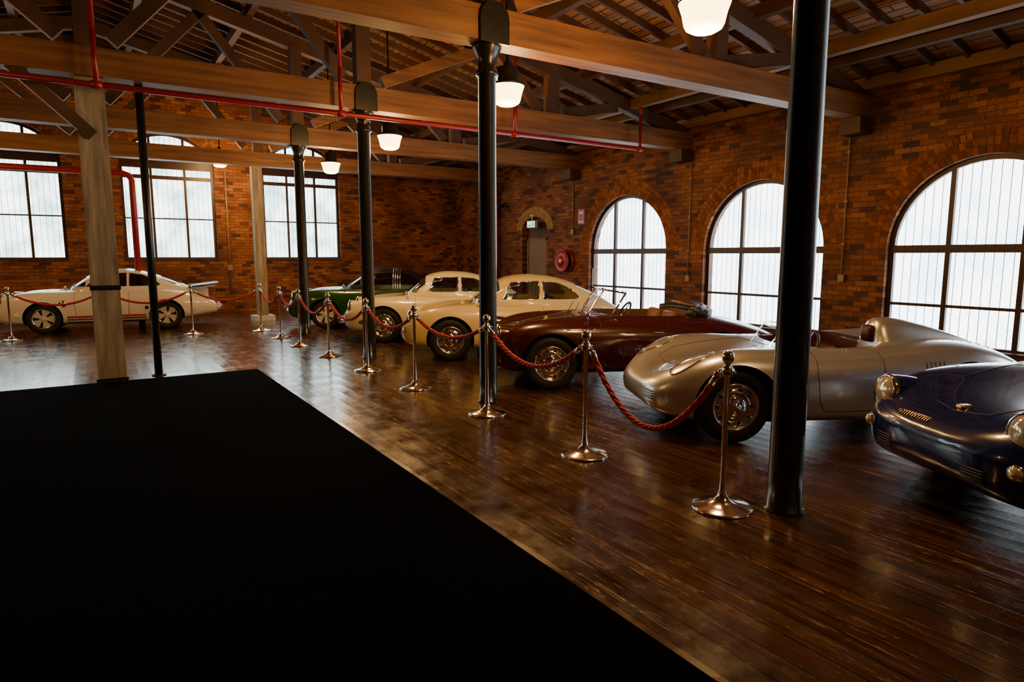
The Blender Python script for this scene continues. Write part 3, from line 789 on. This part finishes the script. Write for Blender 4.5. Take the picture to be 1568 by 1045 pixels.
        if 'script' in extras:
            sp = []
            for k in range(60):
                t = k/59; y0 = .30-.26*t; x0 = front_hit(y0, .60)
                h = front_hit(y0+.008*math.cos(k*1.3), .595+.014*math.sin(k*1.3)); sp.append(h+Vector((-.003, 0, .003)))
            tr.tube(sp, 0.003, n=5, mi=6)
            b = top_hit(.26, 0); tr.rbox((b.x-.04, -.03, b.z-.012), (b.x+.04, .03, b.z+.014), .012, 6)
        for y0 in (-.35, .05):
            if top in ('coupe', 'targa', 'cabrio'):
                p0 = top_hit(S['dome'][0][0]-.02, y0); tr.tube([p0, p0+Vector((.14, .28, .14))], .005, n=5, mi=1)
    if 'bumper' in extras:
        for (rear, z) in ((False, .40), (True, .42)):
            pts = []
            for k in range(41):
                t = -1+2*k/40; y = t*.80*S['cage'][4][1]/.83
                if not rear:
                    x = -0.10+0.55*abs(t)**3.2
                else: x = S['L']+0.10-0.62*abs(t)**3.0
                pts.append((x, y, z))
            mi = 0 if 'chromebumper' in extras else 2
            tr.tube(pts, 0.03, 0.05, n=12, mi=mi)
            tr.tube([(p[0]+(-.028 if not rear else .028), p[1]*1.01, p[2]) for p in pts], 0.008, 0.012, n=6, mi=0 if mi == 2 else 1)
            for y in (-.38, .38):
                xx = (-.13 + 0.55*abs(.46)**3.2) if not rear else (S['L']+.13-.62*.46**3)
                tr.tube([(xx+.03*(1 if not rear else -1), y, z-.07), (xx, y, z-.03), (xx-.01*(1 if not rear else -1), y, z+.03), (xx+.03*(1 if not rear else -1), y, z+.10)], .022, n=8, mi=0)
    if 'rubrail' in extras:
        for s in (-1, 1):
            tr.tube([side_hit(x, .235, s) for x in [1.2+.05*i for i in range(26)]], .014, n=8, mi=0)
    if 'beltstrip' in extras:
        for s in (-1, 1):
            tr.tube([side_hit(x, .74, s) for x in [.95+.05*i for i in range(8)]], .007, n=8, mi=0)
    if kind != 'spy':
        hm = top_hit(d0-.15, -.70)
        tr.tube([hm, hm+Vector((0, -.02, .06))], .007, n=6, mi=0)
        tr.lathe([(0, -.035), (.035, -.02), (.045, 0), (.045, .012), (0, .012)], 20, 0, Matrix.Translation(hm+Vector((0, -.02, .09))) @ Matrix.Rotation(rad(90), 4, 'Y'))
    tr.build('trim_and_lamps', ['chrome', 'black', paint, 'lens', 'chrome', 'redlens', 'gold', interior], root)
    it = MB()
    zf = .40 if kind != 'spy' else .36
    sh = {'cabrio': .44, 'spyder': .30}.get(top, .50)
    for y in (-.30, .30): seat(it, cx+.02, y, zf, 0, sh)
    sc = Vector((cx-.28, -.30, .86 if kind != 'spy' else .76))
    q = Matrix.Rotation(rad(-62), 4, 'Y')
    mt = Matrix.Translation(sc) @ q
    it.tube([(0.19*math.cos(a*math.pi/16), 0.19*math.sin(a*math.pi/16), 0) for a in range(32)], 0.012, n=8, mi=1, closed=True, mtx=mt)
    for a in (0, math.pi/2, math.pi): it.tube([(0, 0, 0), (.185*math.cos(a), .185*math.sin(a), 0)], .008, n=6, mi=2, mtx=mt)
    it.tube([(0, 0, 0), (0, 0, -.3)], .018, n=8, mi=1, mtx=mt)
    it.build('interior', [interior, 'black', 'chrome'], root)
    if top in ('coupe', 'targa'):
        D = S['dome']; xs = [d[0] for d in D]; fw = pchip(xs, [d[1] for d in D]); fz = pchip(xs, [d[2] for d in D])
        def grid(scale=0.0):
            NX, NA = 56, 48; vs = []; fs = []
            zb = 0.74
            for j in range(NX+1):
                t = j/NX; x = xs[0]+(xs[-1]-xs[0])*t
                w = fw(x)-scale; zr = fz(x)-scale
                for i in range(NA+1):
                    a = math.pi*i/NA; c_, s_ = math.cos(a), max(0, math.sin(a))
                    hh = s_**0.62; z = zb+(zr-zb)*hh
                    y = w*math.copysign(abs(c_)**0.72, c_)
                    y *= (1-0.18*max(0, (z-.85)/.45))
                    vs.append((x, y, z))
            for j in range(NX):
                for i in range(NA): fs.append((j*(NA+1)+i, j*(NA+1)+i+1, (j+1)*(NA+1)+i+1, (j+1)*(NA+1)+i))
            return vs, fs
        vs, fs = grid(0)
        dv = BVHTree.FromPolygons([Vector(v) for v in vs], fs)
        mb = MB(); mb.add(vs, fs, 0, True)
        roof = mb.build('roof_shell', [paint, 'black'])
        md = roof.modifiers.new('s', 'SOLIDIFY'); md.thickness = 0.022; md.offset = 0
        apply_mods(roof)
        cb = MB()
        for pl in S['side']: cb.prism(pl, -1.2, 1.2, lambda a, b, d: (a, d, b))
        boolean(roof, cb.build('cut', ['black']))
        cb = MB(); cb.prism(S['ws'], 0.6, S['wsx'], lambda a, b, d: (d, a, b)); boolean(roof, cb.build('cut', ['black']))
        cb = MB(); cb.prism(S['rw'], S['rwx'], 4.3, lambda a, b, d: (d, a, b)); boolean(roof, cb.build('cut', ['black']))
        roof.parent = root; sharp(roof, 40)
        if top == 'targa':
            roof.data.materials.clear(); roof.data.materials.append(M['black']); roof.data.materials.append(M['black'])
        gv, gf = grid(0.004)
        gm = MB(); gm.add(gv, gf, 0, True); gm.build('window_glass', ['darkglass' if kind == '911' else 'glass'], root, fix=False)
        ch = MB()
        for pl in S['side']:
            for s in (-1, 1):
                path = []
                for p in dense(list(pl)+[pl[0]], .03)[:-1]:
                    h = dv.ray_cast(Vector((p.x, 3*s, p.y)), Vector((0, -s, 0)))[0]
                    if h: path.append(h+Vector((0, s*.010, 0)))
                if len(path) > 6: ch.tube(path, .009, n=6, closed=True)
        path = []
        for p in dense(S['ws']+[S['ws'][0]], .03)[:-1]:
            h = dv.ray_cast(Vector((0.5, p.x, p.y)), Vector((1, 0, 0)))[0]
            if h: path.append(h+Vector((-.010, 0, 0)))
        ch.tube(path, .011, n=6, closed=True)
        ch.build('window_surrounds', ['chrome' if wheel != 'fuchs' else 'black'], root)
        if top == 'targa':
            tb = MB()
            for x0 in (2.36, 2.41, 2.46, 2.51):
                pth = []
                for i in range(29):
                    a = math.pi*i/28; c_, s_ = math.cos(a), math.sin(a)
                    z = .80+(fz(x0)-.80)*s_**.62; y = fw(x0)*math.copysign(abs(c_)**.72, c_)*(1-.18*max(0, (z-.85)/.45))
                    pth.append((x0, y*1.01, z+.006))
                tb.tube(pth, .03, .012, n=8)
            tb.build('roll_hoop', ['steel'], root)
    elif top == 'cabrio':
        ws = MB(); bot = []; tp = []
        for k in range(25):
            t = -1+2*k/24; y = t*.60; x = 1.28+.26*abs(t)**2.2
            zb_ = top_hit(x, y).z-.01
            bot.append(Vector((x, y, zb_))); tp.append(Vector((x+.20, y*.90, 1.19-.03*abs(t)**3)))
        n_ = len(bot)
        ws.add(bot+tp, [(i, i+1, n_+i+1, n_+i) for i in range(n_-1)], 0, True)
        ws.build('windscreen_glass', ['clear'], root, fix=False)
        fr = MB(); fr.tube(tp, .013, n=8); fr.tube(bot, .010, n=8); fr.tube([bot[0], tp[0]], .014, n=8); fr.tube([bot[-1], tp[-1]], .014, n=8)
        fr.tube([bot[12], tp[12]], .006, n=6)
        fr.build('windscreen_frame', ['chrome'], root)
        fh = MB()
        for (dx, dz, r_) in ((0, 0, .055), (.08, .02, .06), (.16, -.01, .055)):
            pth = []
            for k in range(21):
                t = -1+2*k/20
                pth.append((2.78+dx-.22*abs(t)**2.5, t*.56, .925+dz-.03*abs(t)**2))
            fh.tube(pth, r_*1.1, r_, n=10, mi=0)
        fh.tube([(2.66, y, .985) for y in (-.4, 0, .4)], .022, n=8, mi=1)
        fh.build('folded_hood', ['blackleather', 'tan'], root)
    elif top == 'spyder':
        ws = MB(); bot = []; tp = []
        for k in range(25):
            t = -1+2*k/24; y = t*.60; x = 1.20+.55*abs(t)**2.6
            zb_ = top_hit(x, min(.55, max(-.55, y))).z-.015
            bot.append(Vector((x, y, zb_))); tp.append(Vector((x+.14, y*.96, zb_+.20-.13*abs(t)**3)))
        n_ = len(bot)
        ws.add(bot+tp, [(i, i+1, n_+i+1, n_+i) for i in range(n_-1)], 0, True)
        ws.build('windscreen_perspex', ['clear'], root, fix=False)
        fr = MB(); fr.tube(tp, .006, n=6); fr.tube(bot, .007, n=6); fr.build('windscreen_edging', ['chrome'], root)
        st = [(2.17, .12, .96), (2.19, .145, 1.03), (2.28, .155, 1.055), (2.45, .145, 1.035), (2.70, .115, .975), (2.95, .08, .90), (3.15, .05, .83), (3.3, .02, .74)]
        vs = []; fs = []; NA = 24
        for (x, w, z) in st:
            for i in range(NA):
                a = math.pi*i/(NA-1); vs.append((x, -.28+w*math.cos(a)*(1 if math.sin(a) > .5 else 1.0+.5*(1-math.sin(a)*2)), .70+(z-.70)*math.sin(a)**.75))
        for j in range(len(st)-1):
            for i in range(NA-1): fs.append((j*NA+i, j*NA+i+1, (j+1)*NA+i+1, (j+1)*NA+i))
        fs.append(tuple(reversed(range(NA)))); fs.append(tuple((len(st)-1)*NA+i for i in range(NA)))
        hb = MB(); hb.add(vs, fs, 0, True)
        hb.rbox((2.12, -.36, .82), (2.20, -.20, .98), .05, 1)
        hb.build('headrest_fairing', [paint, 'redleather'], root)
        ex = MB()
        for s in (-1, 1):
            c0 = front_hit(s*.52, .56)
            pts = []
            for i in range(28):
                a = 2*math.pi*i/28; yy = s*.53+.095*math.cos(a); xx = .37+.19*math.sin(a)
                pts.append(top_hit(xx, yy)+Vector((0, 0, .003)))
            ex.tube(pts, .007, n=6, mi=0, closed=True)
            cc = top_hit(.36, s*.53)+Vector((0, 0, .006))
            ex.add(pts+[cc], [(i, (i+1) % 28, 28) for i in range(28)], 1, True)
            for k in range(4):
                ex.tube([front_hit(s*(.34+.02*t), .36+.022*k)+Vector((-.002, 0, 0)) for t in range(8)], .004, n=5, mi=2)
            for k in range(6):
                p0 = [top_hit(2.75+.09*k, s*(.32+.03*t))+Vector((0, 0, .002)) for t in range(7)]
                ex.tube(p0, .008, .006, n=6, mi=3)
        for k in range(5): ex.tube([side_hit(2.38+.04*k, .60+.02*t, -1) for t in range(6)], .005, n=5, mi=2)
        ex.build('lamp_covers_and_vents', ['chrome', 'lens', 'black', paint], root)
    wm = getwheel(wheel, R)
    for i, (xc, s) in enumerate(((S['xf'], -1), (S['xf'], 1), (S['xr'], -1), (S['xr'], 1))):
        w = bpy.data.objects.new('wheel_%d' % (i+1), wm); COL.objects.link(w); w.parent = root
        w.location = (xc, s*S['tw'], R); w.rotation_euler = (0, rad(13*i), 0) if s < 0 else (0, rad(13*i), math.pi)
    if 'tail' in extras:
        sp = MB()
        def tail(z0, z1, grow, mi):
            pl = [(3.60, -.50-grow), (3.90, -.58-grow), (4.14+grow, -.54-grow), (4.20+grow, -.3), (4.20+grow, .3), (4.14+grow, .54+grow), (3.90, .58+grow), (3.60, .50+grow)]
            sp.prism(pl, z0, z1, lambda a, b, d: (a, b, d+(a-3.6)*.12), mi)
        tail(.86, .90, 0, 0); tail(.895, .925, .035, 1)
        sp.box((3.65, -.3, .62), (4.0, .3, .88), 0)
        sp.build('rear_spoiler', [paint, 'black'], root)
    if 'rally' in extras:
        dc = MB()
        for s in (-1, 1):
            for (x, z, r_, mi) in ((1.22, .62, .07, 0), (1.95, .56, .05, 1), (2.75, .50, .04, 2)):
                h = side_hit(x, z, s)
                T = Matrix.Translation(h+Vector((0, s*.004, 0))) @ Matrix.Rotation(rad(-90*s), 4, 'X')
                dc.lathe([(r_, -0.01), (r_, 0), (0, 0)], 24, mi, T)
            dc.tube([side_hit(x, .22, s) for x in [1.28+.05*i for i in range(30)]], .02, n=6, mi=2)
            dc.tube([side_hit(x, .34, s) for x in [1.28+.05*i for i in range(30)]], .006, .022, n=6, mi=1)
            dc.tube([side_hit(x, .285, s) for x in [1.28+.05*i for i in range(30)]], .006, .012, n=6, mi=2)
        dc.build('decals', ['gold', 'stripe', 'black'], root)
    return root

P = {}
P['cream'] = mat('cream_car_paint', (0.84, 0.68, 0.34), 0.3, coat=1)
P['ivory'] = mat('ivory_car_paint', (0.84, 0.74, 0.46), 0.3, coat=1)
P['white'] = mat('white_car_paint', (0.84, 0.80, 0.70), 0.3, coat=1)
P['maroon'] = mat('maroon_car_paint', (0.050, 0.003, 0.004), 0.25, coat=1)
P['silver'] = mat('silver_car_paint', (0.74, 0.75, 0.76), 0.30, 0.8, coat=1)
P['blue'] = mat('navy_car_paint', (0.002, 0.011, 0.12), 0.2, coat=1)
P['green'] = mat('green_car_paint', (0.010, 0.06, 0.012), 0.25, coat=1)
A = rad(-27)
car('silver_racing_spyder', 'spy', P['silver'], (4.61, 3.654), A, 'steel', 'spyder', 'redleather')
car('maroon_vintage_cabriolet', '356', P['maroon'], (4.60, 6.326), A, 'steel', 'cabrio', 'tan', ('beltstrip',))
car('cream_vintage_coupe', '356', P['cream'], (4.585, 8.936), A, 'steel', 'coupe', 'blackleather', ('rubrail',))
car('ivory_vintage_coupe', '356', P['ivory'], (4.52, 11.52), A, 'steel', 'coupe', 'blackleather', ('bumper', 'chromebumper'))
car('green_targa_sports_car', '911', P['green'], (4.33, 14.5), A, 'fuchs', 'targa', 'blackleather', ('bumper',))
car('white_rally_coupe', '911', P['white'], (-0.91, 16.62), rad(-6), 'fuchs', 'coupe', 'blackleather', ('tail', 'rally', 'bumper'))
nx, ny = 4.28, 1.95
S = SPEC['356']; ca, sa = math.cos(A), math.sin(A)
car('navy_vintage_sports_car', '356', P['blue'], (nx+ca*S['xf']+sa*S['tw'], ny+sa*S['xf']-ca*S['tw']), A, 'steel', 'coupe', 'tan', ('nohandle', 'script'))

# ------------------------------------------------------------------ world and camera
w = bpy.data.worlds.new('World'); scene.world = w; w.use_nodes = True
w.node_tree.nodes['Background'].inputs[0].default_value = (0.6, 0.75, 1.0, 1)
w.node_tree.nodes['Background'].inputs[1].default_value = 0.6
cam = bpy.data.cameras.new('camera'); co = bpy.data.objects.new('camera', cam); COL.objects.link(co)
cam.lens = 22.96; cam.sensor_width = 36; cam.clip_start = 0.05
co.location = (0, 0, 1.62)
th = math.atan(131/1000)
f = Vector((0.5388*math.cos(th), 0.8425*math.cos(th), -math.sin(th)))
co.rotation_euler = f.to_track_quat('-Z', 'Y').to_euler()
scene.camera = co
